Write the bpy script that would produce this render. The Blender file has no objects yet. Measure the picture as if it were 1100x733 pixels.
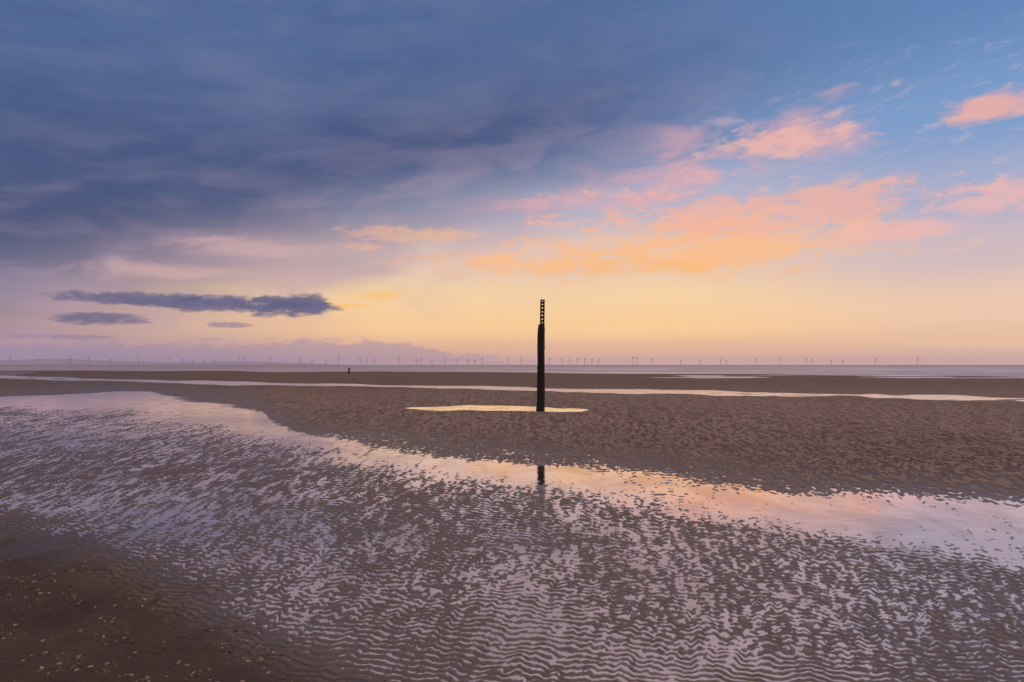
import bpy, bmesh, math, random
import numpy as np
random.seed(4); rng=np.random.default_rng(7)
D=bpy.data; sc=bpy.context.scene
CH=1.6; F=733.0; HY=392.0
def lin(c):
    return tuple(((v/255)/12.92 if v/255<=0.04045 else ((v/255+0.055)/1.055)**2.4) for v in c)
def L4(*c): return lin(c)+(1.0,)
def world_xy(px,py):
    Y=CH*F/(py-HY); return (px-550)*Y/F, Y
def deg(px,py):
    az=math.atan2(px-550,F); el=math.atan((HY-py)*math.cos(az)/F)
    return math.degrees(az),math.degrees(el)
def link(o):
    sc.collection.objects.link(o); return o

# ---------------- node expression helper ----------------
class NT:
    def __init__(s,nt): s.nt=nt; nt.nodes.clear()
    def new(s,t,**k):
        n=s.nt.nodes.new(t)
        for a,b in k.items(): setattr(n,a,b)
        return n
    def put(s,sock,v):
        if isinstance(v,X): s.nt.links.new(v.s,sock)
        elif isinstance(v,bpy.types.NodeSocket): s.nt.links.new(v,sock)
        else: sock.default_value=v
    def m(s,op,a,b=None,c=None,clamp=False):
        n=s.new('ShaderNodeMath',operation=op); n.use_clamp=clamp
        s.put(n.inputs[0],a)
        if b is not None: s.put(n.inputs[1],b)
        if c is not None: s.put(n.inputs[2],c)
        return X(s,n.outputs[0])
    def smooth(s,v,lo,hi,a=0.0,b=1.0):
        n=s.new('ShaderNodeMapRange',interpolation_type='SMOOTHSTEP')
        s.put(n.inputs['Value'],v); s.put(n.inputs['From Min'],lo); s.put(n.inputs['From Max'],hi)
        s.put(n.inputs['To Min'],a); s.put(n.inputs['To Max'],b)
        return X(s,n.outputs[0])
    def mix(s,f,a,b,blend='MIX'):
        n=s.new('ShaderNodeMix',data_type='RGBA',blend_type=blend)
        s.put(n.inputs[0],f); s.put(n.inputs[6],a); s.put(n.inputs[7],b)
        return X(s,n.outputs[2])
    def vec(s,x,y,z=0.0):
        n=s.new('ShaderNodeCombineXYZ'); s.put(n.inputs[0],x); s.put(n.inputs[1],y); s.put(n.inputs[2],z)
        return X(s,n.outputs[0])
    def sep(s,v):
        n=s.new('ShaderNodeSeparateXYZ'); s.put(n.inputs[0],v)
        return [X(s,n.outputs[i]) for i in range(3)]
    def noise(s,v,scale=1.0,detail=4.0,rough=0.5,dist=0.0):
        n=s.new('ShaderNodeTexNoise'); s.put(n.inputs['Vector'],v)
        n.inputs['Scale'].default_value=scale; n.inputs['Detail'].default_value=detail
        n.inputs['Roughness'].default_value=rough; n.inputs['Distortion'].default_value=dist
        return X(s,n.outputs['Fac'])
    def ramp(s,v,stops,interp='LINEAR'):
        n=s.new('ShaderNodeValToRGB'); s.put(n.inputs[0],v); r=n.color_ramp; r.interpolation=interp
        while len(r.elements)<len(stops): r.elements.new(0.5)
        for e,(p,c) in zip(r.elements,stops): e.position=p; e.color=c
        return X(s,n.outputs[0])
class X:
    def __init__(s,t,sock): s.t=t; s.s=sock
    def __add__(s,o): return s.t.m('ADD',s,o)
    __radd__=__add__
    def __sub__(s,o): return s.t.m('SUBTRACT',s,o)
    def __rsub__(s,o): return s.t.m('SUBTRACT',o,s)
    def __mul__(s,o): return s.t.m('MULTIPLY',s,o)
    __rmul__=__mul__
    def __truediv__(s,o): return s.t.m('DIVIDE',s,o)

# ---------------- SKY ----------------
w=D.worlds.new("sky"); sc.world=w; w.use_nodes=True
t=NT(w.node_tree)
tc=t.new('ShaderNodeTexCoord')
dx,dy,dz=t.sep(tc.outputs['Generated'])
A=t.m('ARCTAN2',dx,dy)*57.29578
E=t.m('ARCSINE',dz)*57.29578
Ep=t.m('MAXIMUM',E,0.0)
base_r=t.ramp(Ep/40.0,[(0,L4(200,162,162)),(0.03,L4(226,180,156)),(0.075,L4(252,206,154)),(0.14,L4(250,212,166)),
   (0.22,L4(232,202,188)),(0.33,L4(184,182,204)),(0.45,L4(128,156,200)),(0.62,L4(96,132,182)),(1.0,L4(82,112,162))],'EASE')
base_rr=t.ramp(Ep/40.0,[(0,L4(192,158,164)),(0.04,L4(228,188,164)),(0.10,L4(238,200,176)),(0.2,L4(208,186,194)),
   (0.30,L4(168,174,206)),(0.42,L4(124,158,206)),(0.62,L4(94,136,188)),(1.0,L4(84,116,166))],'EASE')
base_l=t.ramp(Ep/40.0,[(0,L4(160,138,160)),(0.04,L4(176,148,160)),(0.09,L4(190,158,162)),(0.15,L4(190,162,168)),
   (0.25,L4(150,138,164)),(0.4,L4(100,110,146)),(1.0,L4(75,100,145))],'EASE')
back=t.smooth(t.m('ABSOLUTE',A),60.0,150.0)
col=t.mix(t.smooth(A,-40.0,-8.0),base_l,base_r)
col=t.mix(t.smooth(A,12.0,36.0),col,base_rr)
ns=t.new('ShaderNodeTexSky',sky_type='NISHITA'); ns.sun_disc=False
ns.sun_elevation=math.radians(6.0); ns.sun_rotation=math.radians(62.0)
sk=t.mix(1.0,X(t,ns.outputs[0]),(0.08,0.08,0.08,1),'MULTIPLY')
col=t.mix(0.05,col,sk)
def blob(px,py,sx,sy):
    a,e=deg(px,py)
    ca=math.cos(math.radians(a))
    kx=57.3/F*ca*ca*sx; ky=57.3/F*ca*sy
    u=(A-a)*(1/kx); v=(E-e)*(1/ky)
    return t.m('EXPONENT',(u*u+v*v)*-0.5)
wv=t.vec(A*0.045+E*0.02,E*0.14-A*0.015,3.3)
n1=t.noise(wv,1.0,3,0.45,0.3)
wv2=t.vec(A*0.13,E*0.42-A*0.03,9.1)
n2=t.noise(wv2,1.0,5,0.55,0.5)
wv3=t.vec(A*0.30,E*0.75,1.7)
n3=t.noise(wv3,1.0,5,0.6,0.3)
nf=t.noise(t.vec(A*0.55,E*1.7-A*0.12,5.0),1.0,5,0.64,0.4)
nm=n2*0.5+nf*0.5
nm3=n3*0.55+nf*0.45
# dark cloud deck
s=E-(A*0.26+14.6)+(n1-0.5)*7.0+(n2-0.5)*2.5
deck=t.smooth(s,-5.5,4.5)
deckthin=t.smooth(A,6.0,34.0,1.0,0.25)
dcol=t.ramp((E-A*0.10)/36.0,[(0.0,L4(98,96,128)),(0.28,L4(78,86,120)),(0.5,L4(74,90,130)),(0.75,L4(82,106,150)),(1.0,L4(78,106,152))],'EASE')
dcol=t.mix(t.smooth(n1,0.38,0.68)*0.42,dcol,L4(108,120,158))
dcol=t.mix(t.smooth(n2,0.40,0.72)*0.30,dcol,L4(120,126,160))
dcol=t.mix(t.smooth(n3,0.5,0.25)*0.18,dcol,L4(62,76,114))
dcol=t.mix(t.smooth(A,-5.0,30.0)*0.5,dcol,L4(96,130,180))
col=t.mix(deck*deckthin,col,dcol)
fr=t.m('EXPONENT',((s+1.5)*(s+1.5))*-0.035)
col=t.mix(fr*t.smooth(n2,0.35,0.65)*t.smooth(A,26.0,6.0)*0.40,col,L4(190,158,176))
def layer(col,region,thr,soft,nz,c,op):
    mk=t.smooth(nz+region*0.42,thr,thr+soft)*t.smooth(region,0.03,0.3)
    return t.mix(mk*op,col,c)
PO=L4(255,190,132); PK=L4(226,172,178); SA=L4(238,176,164)
R1=t.m('MAXIMUM',blob(740,266,210,34),blob(560,284,140,15)*0.9)
R1=t.m('MAXIMUM',R1,blob(960,262,110,22)*0.65)
col=layer(col,R1,0.71,0.24,nm,PO,0.80)
col=layer(col,blob(800,228,210,30),0.74,0.18,nm3,L4(247,180,156),0.70)
col=layer(col,blob(690,286,110,11),0.71,0.22,nm3,L4(251,186,116),0.55)
R2=t.m('MAXIMUM',blob(845,150,95,28),blob(740,190,90,14)*0.85)
R2=t.m('MAXIMUM',R2,blob(640,212,90,14)*0.8)
col=layer(col,R2,0.64,0.32,n2,PK,0.68)
col=layer(col,R2,0.78,0.20,nm3,L4(242,184,168),0.78)
R3=blob(1066,114,44,13); col=layer(col,R3,0.62,0.30,nm3,SA,0.85)
col=layer(col,t.m('MAXIMUM',blob(778,130,26,9),blob(962,88,10,6)),0.74,0.30,nm3,L4(216,186,190),0.6)
R3=t.m('MAXIMUM',blob(1075,212,80,18),blob(960,250,80,12)); col=layer(col,R3,0.68,0.24,nm,L4(240,184,176),0.75)
R3=t.m('MAXIMUM',blob(440,252,70,9),blob(385,265,26,6)); col=layer(col,R3,0.70,0.24,nm3,L4(234,182,152),0.75)
R3=t.m('MAXIMUM',blob(400,318,45,6),blob(360,328,40,5)); col=layer(col,R3,0.72,0.24,nm3,L4(250,196,124),0.75)
R3=t.m('MAXIMUM',blob(180,292,130,10),blob(300,268,110,10)); col=layer(col,R3,0.70,0.3,n2,L4(214,176,174),0.6)
# thin high streaks on the right
col=t.mix(t.smooth(nf,0.52,0.72)*t.smooth(A,8.0,30.0)*t.smooth(E,26.0,16.0)*t.smooth(E,5.0,11.0)*0.35,col,L4(214,190,204))
# low cumulus bank over the horizon
et=t.smooth(A,2.0,-14.0,0.5,2.2)
bank=t.smooth(et+(n3-0.5)*2.6+(nf-0.5)*1.6+t.smooth(A,-14.0,-34.0,0.0,-0.7)-E,-0.2,0.5)*t.smooth(A,14.0,-6.0)
col=t.mix(bank*0.50,col,L4(150,134,166))
def dark(col,px,py,rx,ry,c,op,k=2.2,soft=0.9):
    a,e=deg(px,py); ca=math.cos(math.radians(a)); kx=57.3/F*ca*ca*rx; ky=57.3/F*ca*ry
    u=(A-a)*(1/kx); v=(E-e)*(1/ky)
    q=1.0-(u*u+v*v)+(n3-0.5)*k+(nf-0.5)*2.6
    return t.mix(t.smooth(q,-0.1,soft)*op,col,c)
DC=t.mix(t.smooth(nf,0.35,0.65),L4(92,94,128),L4(112,108,140))
col=dark(col,170,322,115,8,DC,0.85)
col=dark(col,240,327,100,10,DC,0.9)
col=dark(col,305,330,58,12,DC,0.95)
col=dark(col,330,323,26,10,DC,0.9)
col=dark(col,105,342,66,8,DC,0.85)
col=dark(col,245,349,26,3.5,L4(130,118,150),0.6)
col=dark(col,60,362,70,3,L4(138,124,154),0.5)
haze=t.smooth(E,1.6,0.0)
col=t.mix(haze*0.5,col,t.mix(t.smooth(A,-30.0,10.0),L4(156,138,162),L4(204,166,164)))
bk=t.ramp(Ep/90.0,[(0,L4(190,170,185)),(0.2,L4(205,185,195)),(0.5,L4(170,170,200)),(1.0,L4(150,155,190))],'EASE')
col=t.mix(back,col,bk)
# brighter pink sky added overhead, out of view, to light sand and water
zen=t.smooth(E+(n1-0.5)*8.0,29.0,42.0)
col=t.mix(zen,col,L4(248,212,204))
bg=t.new('ShaderNodeBackground'); t.put(bg.inputs[0],col); bg.inputs[1].default_value=1.0
o=t.new('ShaderNodeOutputWorld'); t.nt.links.new(bg.outputs[0],o.inputs[0])
try:
    w.cycles.sampling_method='MANUAL'; w.cycles.sample_map_resolution=256
except Exception: pass

# weak sun lamp added low on the right to warm the sand
sd=D.lights.new("sun",'SUN'); sd.energy=0.35; sd.angle=math.radians(12); sd.color=(1,0.83,0.68)
so=link(D.objects.new("sun",sd)); so.rotation_euler=(math.radians(-84),0,math.radians(-62))

# ---------------- numpy noise ----------------
def h2(ix,iy,seed):
    n=(ix.astype(np.int64)*374761393+iy.astype(np.int64)*668265263+seed*1442695041)&0xffffffff
    n=((n^(n>>13))*1274126177)&0xffffffff
    n=(n^(n>>16))&0xffffffff
    return n/2147483647.5-1.0
def vn(x,y,seed=0):
    ix=np.floor(x); iy=np.floor(y); fx=x-ix; fy=y-iy
    fx=fx*fx*fx*(fx*(fx*6-15)+10); fy=fy*fy*fy*(fy*(fy*6-15)+10)
    a=h2(ix,iy,seed); b=h2(ix+1,iy,seed); c=h2(ix,iy+1,seed); d=h2(ix+1,iy+1,seed)
    return (a*(1-fx)+b*fx)*(1-fy)+(c*(1-fx)+d*fx)*fy
def fbm(x,y,seed,octs=3):
    r=0;a=1;s_=0
    for i in range(octs):
        r=r+a*vn(x*2**i+13.7*i,y*2**i-7.1*i,seed+i); s_+=a; a*=0.5
    return r/s_
def sst(x,a,b):
    q=np.clip((x-a)/(b-a),0,1); return q*q*(3-2*q)

# ---------------- BEACH HEIGHT ----------------
KL=0.0195   # ripple wavelength grows seaward with the slope of the flat
def height(x,y,full=False):
    Yc=np.maximum(y,1.5)
    px=550+F*x/Yc; py=HY+CH*F/Yc
    below=py-HY
    wob=fbm(x*0.35+3,y*0.35,11,3)*0.08*below+fbm(px/60,py/9,21,3)*0.022*below
    q=py+wob
    I=lambda xs,ys: np.interp(px,xs,ys)
    yi=I([-400,0,130,165,200,250,283,296,320,400,520,650,780,900,1100,1500],
         [436,431,423,426,431,438,446,459,469,481,494,507,519,531,547,575])
    yb2=I([-400,0,110,200,290,400,500,620,750,850,1000,1100,1500],
         [434,434,437,448,468,487,502,519,537,554,577,591,640])
    L=np.full_like(x,2.2)
    d1=(q-yi)
    lowz=0.27+0.34*fbm(x*0.9,y*0.5,31,3)+0.30*fbm(x*2.6,y*1.6,33,2)
    lowz=lowz+0.08*sst(py,620,730)-0.12*sst(px,600,250)*sst(py,480,520)*sst(py,620,560)
    lowz=lowz-0.26*sst(px,330,200)*sst(py,500,465)
    pool=-1.0+0.8*fbm(x*0.5,y*0.4,41,2)
    Lb=pool+(lowz-pool)*sst(q,yb2-8,yb2+I([0,200,400],[10,14,26]))
    wi=3+0.05*below
    kk=sst(d1,-wi,wi*0.6)
    islL=0.75+1.4*sst(-d1,0,45)+0.3*fbm(x*0.4,y*0.4,51,2)
    L=islL*(1-kk)+Lb*kk
    yd=I([-500,0,100,220,330,450,600,900],[470,552,578,634,692,748,816,950])
    crn=py+wob*0.8+fbm(x*2,y*2,57,3)*14-yd
    L=L+3.0*sst(crn,-25,80)
    q2=py+fbm(px/90,px*0+3,61,2)*0.05*below
    yc=I([-400,0,200,500,800,1100,1500],[401.5,405.5,410.5,417,423,430,440])
    hw=I([-400,0,200,500,800,1100,1500],[1.1,1.2,1.3,1.4,2.0,2.9,4.5])*(1+1.0*fbm(px/60,px*0,71,3))
    k=sst(np.abs(q2-yc),hw*1.5,hw*0.6); L=L*(1-k)-(0.75+1.6*fbm(px/30,py/1.2,73,2))*k
    k=sst(px,190,120)*sst(np.abs(q2-I([-400,0,130,200],[440,431,424.5,423])),4.2,2.0); L=L*(1-k)-1.5*k
    e=np.sqrt(((px-535)/92)**2+((q2-439.9)/2.9)**2)+0.15*fbm(px/20,py/2,77,2); k=sst(e,1.25,0.85); L=L*(1-k)-1.6*k
    lens=fbm(px/140,py/2.0,81,3); k=sst(lens,0.34,0.5)*sst(py,414,408)*0.95; L=L*(1-k)-0.9*k
    k=sst(fbm(px/110,py/1.3,83,3)-0.02,0.1,0.3)*sst(px,560,760)*sst(np.abs(py-405.5),3.0,1.2); L=L*(1-k)-1.1*k
    ys=I([-400,0,400,700,1100,1500],[397,397.6,398.8,401,404.5,408]); sea=sst(py+0.6*fbm(px/80,px*0,91,2),ys+0.8,ys-0.8)
    L=L*(1-sea)-3*sea
    # ripples
    lam=np.minimum(KL*Yc,1.2)
    U=(x+1.6)/(0.30*lam**0.45*0.66)
    ph0=np.log(Yc)/KL
    ch=np.clip(sst(py,765,600)*0.75+0.50*fbm(x*0.9,y*0.9,93,2)+0.20,0.10,1)
    warp=0.60*fbm(U*0.36,ph0*0.18,101,2)+0.50*fbm(U*1.4,ph0*0.40,111,2)*ch+0.16*fbm(U*1.3,ph0*0.5,113,2)
    ph=2*math.pi*(ph0+4.2*x*sst(Yc,12,4)+warp*1.6)
    s0=np.sin(ph); r=0.80*s0+0.20*np.sin(2*ph+1.2)
    short=fbm(U*2.2,ph0*0.92+x*2.5,121,2)
    brk=fbm(U*1.2,ph0*0.33,127,2)
    r=r*(1-0.42*ch)*(0.85+0.55*brk)+short*1.1*ch+0.26*brk+0.18*fbm(U*6,ph0*3,131,2)
    Aamp=0.0062+0.0040*sst(Yc,3.5,10)
    fade=sst(Yc,75,24)
    corner=1-0.93*sst(crn,-10,60)
    sm=0.35+0.65*sst(below,30,85)
    sm=np.maximum(sm,sst(px,340,250)*sst(below,36,52))
    rr=r*fade*corner*sm
    z=Aamp*(L+rr)
    z=z+(0.012*fbm(x*1.3,y*1.3,141,3)+0.0035*fbm(x*9,y*9,143,3))*(1-corner)*1.2
    z=z-sea*np.clip((Yc-80)/300,0,8)
    if full: return z,rr,sst(crn,-20,70)
    return z

rows=[1.2]
while rows[-1]<9500:
    y=rows[-1]
    st=max(0.0085,0.27*y*y/(CH*F))
    if y<2.8: st=0.05
    if y>500: st=y*0.2
    rows.append(y+st)
rows=np.array(rows)
tc_=np.linspace(-1.0,1.0,1300)
g=1.0*np.cumprod(np.full(24,1.09))
tt=np.concatenate([-g[::-1],tc_,g])
R,C=len(rows),len(tt)
YY=np.repeat(rows,C); XX=(rows[:,None]*tt[None,:]).ravel()
ZZ,RR,CC=height(XX,YY,True)
def grid_mesh(name,XX,YY,ZZ,R,C):
    me=D.meshes.new(name)
    co=np.stack([XX,YY,ZZ],1).astype(np.float32)
    me.vertices.add(R*C); me.vertices.foreach_set('co',co.ravel())
    i=np.arange(R-1)[:,None]*C+np.arange(C-1)[None,:]; i=i.ravel()
    q=np.stack([i,i+1,i+C+1,i+C],1).astype(np.int32)
    nf_=len(q); me.loops.add(nf_*4); me.loops.foreach_set('vertex_index',q.ravel())
    me.polygons.add(nf_); me.polygons.foreach_set('loop_start',np.arange(0,nf_*4,4,dtype=np.int32))
    me.polygons.foreach_set('loop_total',np.full(nf_,4,dtype=np.int32))
    me.polygons.foreach_set('use_smooth',np.ones(nf_,dtype=bool))
    me.update(calc_edges=True)
    return me
me=grid_mesh("beach",XX,YY,ZZ,R,C)
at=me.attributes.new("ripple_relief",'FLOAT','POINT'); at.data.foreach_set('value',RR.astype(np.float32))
at=me.attributes.new("near_corner",'FLOAT','POINT'); at.data.foreach_set('value',CC.astype(np.float32))
beach=link(D.objects.new("beach",me))
print("grid",R,C)

def newmat(name):
    m=D.materials.new(name); m.use_nodes=True; return m,NT(m.node_tree)
def out(t,sh):
    o=t.new('ShaderNodeOutputMaterial'); t.put(o.inputs[0],sh)
m,t=newmat("wet_sand")
geo=t.new('ShaderNodeNewGeometry'); P=X(t,geo.outputs['Position']); gx,gy,gz=t.sep(P)
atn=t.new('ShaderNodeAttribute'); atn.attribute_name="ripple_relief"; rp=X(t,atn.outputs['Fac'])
atc=t.new('ShaderNodeAttribute'); atc.attribute_name="near_corner"; cr=X(t,atc.outputs['Fac'])
wet=t.smooth(gz,0.022,0.003)
film=t.smooth(gz,0.0045,0.0002)
nA=t.noise(P,1.3,5,0.6); nB=t.noise(P,70.0,3,0.7); nC=t.noise(t.vec(gx*0.12,gy*0.05,0.0),1.0,4,0.6)
c=t.mix(nA,(0.240,0.187,0.155,1),(0.325,0.256,0.215,1))
c=t.mix(wet*0.88,c,(0.074,0.056,0.048,1))
c=t.mix(t.smooth(rp,0.4,-0.4)*0.75,c,(0.052,0.041,0.037,1))  # ripple shade painted into the trough colour, along with damp
c=t.mix(t.smooth(nB,0.35,0.7)*0.45,c,t.mix(1.0,c,(0.6,0.58,0.56,1),'MULTIPLY'))
c=t.mix(t.smooth(nC,0.4,0.7)*0.45,c,t.mix(1.0,c,(0.70,0.68,0.67,1),'MULTIPLY'))
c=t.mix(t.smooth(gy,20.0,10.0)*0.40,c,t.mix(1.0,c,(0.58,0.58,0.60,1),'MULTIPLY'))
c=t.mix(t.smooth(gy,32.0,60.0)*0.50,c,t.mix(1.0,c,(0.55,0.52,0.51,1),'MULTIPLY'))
c=t.mix(cr*t.smooth(nA,0.2,0.7,1.0,0.7),c,t.mix(1.0,c,(0.31,0.315,0.32,1),'MULTIPLY'))  # sand multiplied darker in the near left corner
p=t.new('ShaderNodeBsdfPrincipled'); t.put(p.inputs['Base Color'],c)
t.put(p.inputs['Roughness'],t.smooth(wet,0.0,1.0,0.9,0.42))
t.put(p.inputs['Specular IOR Level'],t.smooth(wet,0.0,1.0,0.08,0.40))
t.put(p.inputs['Coat Weight'],film*0.9); p.inputs['Coat Roughness'].default_value=0.22; p.inputs['Coat IOR'].default_value=1.6
bu=t.new('ShaderNodeBump'); bu.inputs['Strength'].default_value=0.85; bu.inputs['Distance'].default_value=0.006
t.put(bu.inputs['Height'],nB+t.noise(P,16.0,4,0.6)*1.5)
b2=t.new('ShaderNodeBump'); b2.inputs['Distance'].default_value=0.03
t.put(b2.inputs['Strength'],t.smooth(gy,10.0,25.0)*0.6)
t.put(b2.inputs['Height'],t.noise(t.vec(gx*1.0,gy*1.6,0.0),2.0,4,0.6))
t.nt.links.new(bu.outputs[0],b2.inputs['Normal'])
t.put(p.inputs['Normal'],b2.outputs[0]); out(t,p.outputs[0])
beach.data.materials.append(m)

# water
def quad(name,x0,x1,y0,y1,z):
    me=D.meshes.new(name); me.from_pydata([(x0,y0,z),(x1,y0,z),(x1,y1,z),(x0,y1,z)],[],[(0,1,2,3)]); return link(D.objects.new(name,me))
wa=quad("sea_water",-9000,9000,-4,9400,0.0)
m,t=newmat("water")
geo=t.new('ShaderNodeNewGeometry'); P=X(t,geo.outputs['Position']); gx,gy,gz=t.sep(P)
far=t.smooth(gy,60.0,110.0)
lw=t.new('ShaderNodeLayerWeight'); lw.inputs[0].default_value=0.5
# left part of the flat: rougher water, reflection also tinted warm
ruf=t.smooth(gx,-1.0,-5.0)*t.smooth(gy,22.0,10.0)
bu=t.new('ShaderNodeBump'); bu.inputs['Distance'].default_value=0.02
t.put(bu.inputs['Strength'],t.smooth(gy,9.0,4.0,0.07,0.40)+ruf*0.15)
t.put(bu.inputs['Height'],t.noise(t.vec(gx*1.0,gy*1.6,0.0),5.0,4,0.55))
gl=t.new('ShaderNodeBsdfGlossy'); t.put(gl.inputs[0],t.mix(t.m('MAXIMUM',t.smooth(gy,10.0,5.0),ruf),(1.0,0.95,0.95,1),(1.0,0.89,0.85,1)))  # warm tint put into the reflection colour, nearby and on the left
t.put(gl.inputs['Roughness'],far*0.12+t.smooth(gy,20.0,45.0,0.0,0.20)+t.m('MAXIMUM',t.smooth(gy,8.5,5.0,0.05,0.36),ruf*0.34)); t.put(gl.inputs['Normal'],bu.outputs[0])
tr=t.new('ShaderNodeBsdfTransparent'); tr.inputs[0].default_value=(0.9,0.87,0.85,1)
df=t.new('ShaderNodeBsdfDiffuse'); df.inputs[0].default_value=(0.10,0.095,0.13,1)
m0=t.new('ShaderNodeMixShader'); t.put(m0.inputs[0],far); t.put(m0.inputs[1],tr.outputs[0]); t.put(m0.inputs[2],df.outputs[0])
sl=t.noise(t.vec(gx*1.6,gy*0.9,4.0),1.0,4,0.6,0.5)
fc=t.m('POWER',X(t,lw.outputs['Facing']),0.55)*t.smooth(gy,60.0,110.0,1.0,0.52)*t.smooth(sl,0.35,0.6,0.78,1.0)
fc=fc*t.smooth(gy,25.0,45.0,1.0,0.88)
m1=t.new('ShaderNodeMixShader'); t.put(m1.inputs[0],fc); t.put(m1.inputs[1],m0.outputs[0]); t.put(m1.inputs[2],gl.outputs[0])
fo=t.new('ShaderNodeBsdfDiffuse'); fo.inputs[0].default_value=(0.75,0.75,0.80,1)
fn=t.noise(t.vec(gx*0.016,gy*0.06,0.0),1.0,6,0.65,0.4)
fm=t.smooth(fn,0.51,0.56)*t.smooth(gy,75.0,100.0)*t.smooth(gy,600.0,250.0)*t.smooth(gx,-120.0,80.0,0.3,1.0)
m2=t.new('ShaderNodeMixShader'); t.put(m2.inputs[0],fm*0.8); t.put(m2.inputs[1],m1.outputs[0]); t.put(m2.inputs[2],fo.outputs[0])
out(t,m2.outputs[0]); wa.data.materials.append(m)

sb=quad("ground",-9500,9500,-3000,9500,-3.5); 
m,t=newmat("seabed_sand"); p=t.new('ShaderNodeBsdfPrincipled'); geo=t.new('ShaderNodeNewGeometry')
t.put(p.inputs['Base Color'],t.mix(t.noise(X(t,geo.outputs['Position']),0.5,4,0.6),(0.2,0.15,0.11,1),(0.28,0.2,0.16,1))); out(t,p.outputs[0]); sb.data.materials.append(m)

# ---------------- POST ----------------
bx,by=world_xy(580.5,441)
def mesh_obj(name,bm,mat,parent=None,smooth=False):
    me=D.meshes.new(name); bm.normal_update(); bm.to_mesh(me); bm.free()
    if smooth:
        for p_ in me.polygons: p_.use_smooth=True
    me.materials.append(mat); o=link(D.objects.new(name,me))
    if parent: o.parent=parent
    return o
def box(bm,cx,cy,cz,sx,sy,sz,jit=0):
    r=bmesh.ops.create_cube(bm,size=1.0); vs=r['verts']
    for v in vs: v.co.x=v.co.x*sx+cx+random.uniform(-jit,jit); v.co.y=v.co.y*sy+cy; v.co.z=v.co.z*sz+cz+random.uniform(-jit,jit)
    return vs
m,t=newmat("weathered_timber")
tcn=t.new('ShaderNodeTexCoord'); ox,oy,oz=t.sep(tcn.outputs['Object'])
g1=t.noise(t.vec(ox*14,oy*14,oz*1.2),1.0,5,0.6,0.4); g2=t.noise(X(t,tcn.outputs['Object']),9.0,5,0.6)
c=t.mix(g1,(0.006,0.005,0.0045,1),(0.035,0.027,0.022,1))
c=t.mix(t.smooth(oz+g2*1.2,2.1,0.9)*0.7,c,(0.015,0.020,0.009,1))
c=t.mix(t.smooth(g2,0.62,0.72)*0.4,c,(0.06,0.055,0.048,1))
p=t.new('ShaderNodeBsdfPrincipled'); t.put(p.inputs['Base Color'],c); p.inputs['Roughness'].default_value=0.75; p.inputs['Specular IOR Level'].default_value=0.2
bu=t.new('ShaderNodeBump'); bu.inputs['Distance'].default_value=0.02; t.put(bu.inputs['Height'],g1+g2*0.5); t.put(p.inputs['Normal'],bu.outputs[0]); out(t,p.outputs[0])
timber=m
m,t=newmat("rusty_iron"); tcn=t.new('ShaderNodeTexCoord')
p=t.new('ShaderNodeBsdfPrincipled'); t.put(p.inputs['Base Color'],t.mix(t.noise(tcn.outputs['Object'],12,5,0.6),(0.012,0.010,0.009,1),(0.05,0.03,0.02,1)))
p.inputs['Roughness'].default_value=0.7; out(t,p.outputs[0]); iron=m
post=link(D.objects.new("wooden_marker_post",None)); post.location=(bx,by,0); post.rotation_euler=(0,math.radians(0.8),0.0)
bm=bmesh.new(); NS=20; NZ=60; rings=[]
for k in range(NZ+1):
    z=-0.5+3.5*k/NZ; ring=[]
    for j in range(NS):
        a=2*math.pi*j/NS
        sq=1/max(abs(math.cos(a+0.3)),abs(math.sin(a+0.3)))
        rr=0.126*min(sq,1.20)*(1-0.045*max(z,0))
        nz=float(vn(np.array([math.cos(a)*2.5+5]),np.array([math.sin(a)*2.5+z*2.2]),5)[0])
        rr*=1+0.09*nz+(0.10*math.exp(-max(z,0)*3))
        if z>2.9: rr*=0.93
        ring.append(bm.verts.new((rr*math.cos(a)+0.012*math.sin(z*2),rr*math.sin(a),z+(0.03*math.cos(a*2) if k==NZ else 0))))
    rings.append(ring)
for k in range(NZ):
    for j in range(NS): bm.faces.new((rings[k][j],rings[k][(j+1)%NS],rings[k+1][(j+1)%NS],rings[k+1][j]))
bm.faces.new(rings[-1])
mesh_obj("timber_pile",bm,timber,post)
bm=bmesh.new()
for sx in(-1,1): box(bm,0.02+sx*0.052,0,3.36,0.052,0.05,1.06,jit=0.004)
zs=[2.99,3.135,3.265,3.395,3.525,3.655,3.775,3.865]
hs=[0.14,0.08,0.09,0.08,0.09,0.08,0.08,0.05]
for z,h_ in zip(zs,hs): box(bm,0.02,0,z,0.056,0.046,h_,jit=0.003)
mesh_obj("perforated_top",bm,timber,post)
bm=bmesh.new()
for k,z in enumerate((2.78,2.86)):
    rg=[]
    for j in range(16):
        a=2*math.pi*j/16; rg.append([bm.verts.new((q*math.cos(a),q*math.sin(a),z+h_)) for q,h_ in((0.10,0),(0.126,0),(0.126,0.03),(0.10,0.03))])
    for j in range(16):
        for i in range(4): bm.faces.new((rg[j][i],rg[(j+1)%16][i],rg[(j+1)%16][(i+1)%4],rg[j][(i+1)%4]))
mesh_obj("iron_straps",bm,iron,post)
bm=bmesh.new()
for z,a in((2.2,0.2),(1.5,3.4),(0.9,0.4),(2.6,2.9)):
    r=bmesh.ops.create_cone(bm,cap_ends=True,segments=8,radius1=0.016,radius2=0.016,depth=0.05)
    for v in r['verts']:
        x,y,zz=v.co; q=zz; v.co=( (0.12+q)*math.cos(a)-y*math.sin(a),(0.12+q)*math.sin(a)+y*math.cos(a),z+x)
mesh_obj("bolts",bm,iron,post)

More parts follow.
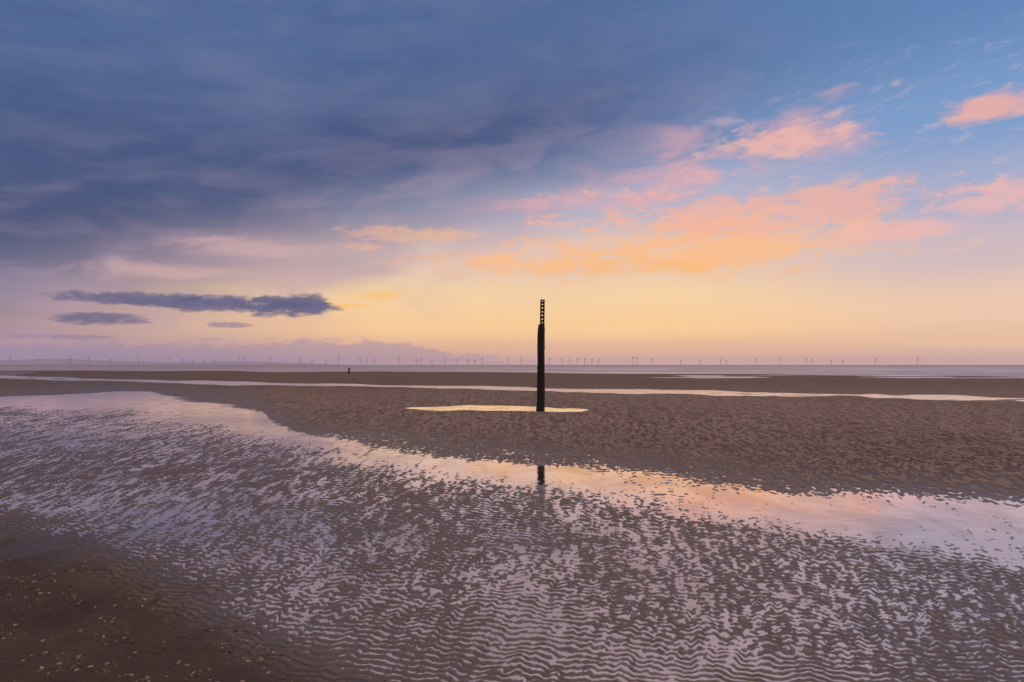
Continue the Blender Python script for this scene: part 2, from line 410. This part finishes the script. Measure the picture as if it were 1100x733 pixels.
fx,fy=world_xy(375,401.5); mp=link(D.objects.new("distant_post",None)); mp.location=(fx,fy,0)
bm=bmesh.new()
r=bmesh.ops.create_cone(bm,cap_ends=True,segments=10,radius1=0.16,radius2=0.12,depth=1.0)
for v in r['verts']: v.co.z+=0.45
mesh_obj("stump",bm,timber,mp)
bm=bmesh.new(); box(bm,0,0,0.98,0.36,0.3,0.10); mesh_obj("cap",bm,timber,mp)

# ---------------- WIND TURBINES ----------------
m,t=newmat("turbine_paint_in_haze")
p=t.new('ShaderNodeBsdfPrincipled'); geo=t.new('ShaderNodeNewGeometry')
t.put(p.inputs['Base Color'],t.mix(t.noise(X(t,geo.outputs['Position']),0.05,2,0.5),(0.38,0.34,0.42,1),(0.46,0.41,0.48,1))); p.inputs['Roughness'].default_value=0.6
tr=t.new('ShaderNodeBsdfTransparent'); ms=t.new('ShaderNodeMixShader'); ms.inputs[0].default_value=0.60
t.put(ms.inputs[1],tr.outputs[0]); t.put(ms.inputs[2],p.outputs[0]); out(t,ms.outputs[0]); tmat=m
xs=[12,42,75,95,120,149,182,196,207,220,231,257,262,291,322,335,350,364,387,394,402,429,447,452,464,478,490,503,510,518,546,560,590,604,612,620,628,636,643,680,684,700,731,752,774,780,812,838,866,872,893,905,940,985]
for i,pxx in enumerate(xs):
    big=pxx in (75,95,12,149,257,291,364,429,394,680,684)
    hgt=random.uniform(12.5,14) if big else random.uniform(7.5,11)
    dist=random.uniform(6500,7200)
    X0=(pxx-550)/F*dist; tot=hgt/F*dist; hub=tot*0.62; bl=tot*0.38; th=2.4
    bm=bmesh.new()
    r=bmesh.ops.create_cone(bm,cap_ends=True,segments=10,radius1=th,radius2=th*0.6,depth=hub)
    for v in r['verts']: v.co.z+=hub/2
    box(bm,0,-1,hub+1,4,11,4)
    r=bmesh.ops.create_icosphere(bm,subdivisions=2,radius=2.2)
    for v in r['verts']: v.co.z+=hub+1; v.co.y-=8
    a0=random.uniform(0,2.1); yaw=random.uniform(-0.7,0.7)
    for b in range(3):
        a=a0+b*2*math.pi/3; pts=[(0,1.0),(0.2,1.9),(1.0,0.5)]
        prev=None
        for f_,wd in pts:
            c_=(math.sin(a)*bl*f_,-9,hub+1+math.cos(a)*bl*f_); nx,nz=math.cos(a),-math.sin(a)
            ring=[bm.verts.new((c_[0]+nx*wd*s1,c_[1]+s2,c_[2]+nz*wd*s1)) for s1,s2 in((-1,-.3),(1,-.3),(1,.3),(-1,.3))]
            if prev:
                for j in range(4): bm.faces.new((prev[j],prev[(j+1)%4],ring[(j+1)%4],ring[j]))
            prev=ring
        bm.faces.new(prev)
    o=mesh_obj("wind_turbine",bm,tmat); o.location=(X0,dist,-1); o.rotation_euler=(0,0,yaw)

# ---------------- HILLS ----------------
bm=bmesh.new(); prev=None
for i in range(161):
    pxx=-260+i*4.2; d=8800
    hh=(6.5*sst(np.array([pxx]),-280,60)[0]*sst(np.array([pxx]),400,180)[0]*(0.75+0.25*math.sin(pxx*0.021+1))+0.6*float(fbm(np.array([pxx/35.]),np.array([2.]),9,3)[0]))
    hh=max(hh,0.05)/F*d
    x=(pxx-550)/F*d
    cur=[bm.verts.new((x,d-400,-2)),bm.verts.new((x,d,hh*0.8)),bm.verts.new((x,d+300,hh)),bm.verts.new((x,d+900,-2))]
    if prev:
        for j in range(3): bm.faces.new((prev[j],cur[j],cur[j+1],prev[j+1]))
    prev=cur
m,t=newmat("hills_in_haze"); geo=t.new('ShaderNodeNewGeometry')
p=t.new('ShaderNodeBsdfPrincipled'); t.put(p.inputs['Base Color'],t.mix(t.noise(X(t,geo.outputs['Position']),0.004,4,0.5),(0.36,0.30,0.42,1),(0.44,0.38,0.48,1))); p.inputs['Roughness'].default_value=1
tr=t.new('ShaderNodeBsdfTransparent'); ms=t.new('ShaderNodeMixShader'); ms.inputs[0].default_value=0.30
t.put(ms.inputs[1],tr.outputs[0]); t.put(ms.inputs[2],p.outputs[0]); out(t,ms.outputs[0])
mesh_obj("hills",bm,m,smooth=True)

# ---------------- SHELL DEBRIS ----------------
N=4600
px=rng.uniform(-120,430,N); py=rng.uniform(575,790,N)
yd=np.interp(px,[-500,0,100,220,330,450,600],[470,556,580,632,690,745,815])
clump=fbm(px/40,py/18,5,2)
keep=((py-yd)+rng.normal(0,14,N)>30)&(clump+rng.normal(0,0.25,N)>0.0); px=px[keep]; py=py[keep]
Yd=CH*F/(py-HY); Xd=(px-550)*Yd/F; Zd=height(Xd,Yd)
bm=bmesh.new(); 
for x,y,z in zip(Xd,Yd,Zd):
    s_=random.choice([0.003,0.004,0.005,0.006,0.009,0.014]); n=random.choice([4,5,6]); a0=random.uniform(0,6.3)
    el=random.uniform(0.3,1.0); tilt=random.uniform(-0.5,0.5); vs=[];vb=[]
    for j in range(n):
        a=2*math.pi*j/n; r_=s_*random.uniform(0.7,1.25); lx=r_*math.cos(a); ly=r_*math.sin(a)*el
        X_=x+lx*math.cos(a0)-ly*math.sin(a0); Y_=y+lx*math.sin(a0)+ly*math.cos(a0)
        vs.append(bm.verts.new((X_,Y_,z+s_*0.45+lx*tilt))); vb.append(bm.verts.new((X_,Y_,z-0.004)))
    top=bm.verts.new((x,y,z+s_*0.65))
    mi=random.choice((0,0,1,2))
    for j in range(n):
        f=bm.faces.new((vs[j],vs[(j+1)%n],top)); f.material_index=mi
        f=bm.faces.new((vb[j],vb[(j+1)%n],vs[(j+1)%n],vs[j])); f.material_index=mi
cols=[((0.16,0.11,0.075,1),(0.25,0.175,0.12,1)),((0.03,0.024,0.02,1),(0.06,0.045,0.038,1)),((0.30,0.25,0.21,1),(0.2,0.15,0.12,1))]
mats=[]
for i,(a,b) in enumerate(cols):
    m,t=newmat("shell_%d"%i); p=t.new('ShaderNodeBsdfPrincipled'); geo=t.new('ShaderNodeNewGeometry')
    t.put(p.inputs['Base Color'],t.mix(t.noise(X(t,geo.outputs['Position']),40,3,0.5),a,b)); p.inputs['Roughness'].default_value=0.6; out(t,p.outputs[0]); mats.append(m)
o=mesh_obj("shell_debris",bm,mats[0])
for m in mats[1:]: o.data.materials.append(m)

# ---------------- CAMERA ----------------
cd=D.cameras.new("camera"); cam=link(D.objects.new("camera",cd)); cam.location=(0,0,CH)
cam.rotation_euler=(math.radians(90),0,0); cd.sensor_width=36; cd.lens=36*F/1100
cd.shift_y=(HY-366.5)/1100; cd.clip_start=0.05; cd.clip_end=30000
sc.camera=cam
sc.view_settings.view_transform='Standard'
try: sc.view_settings.look='None'
except Exception: pass
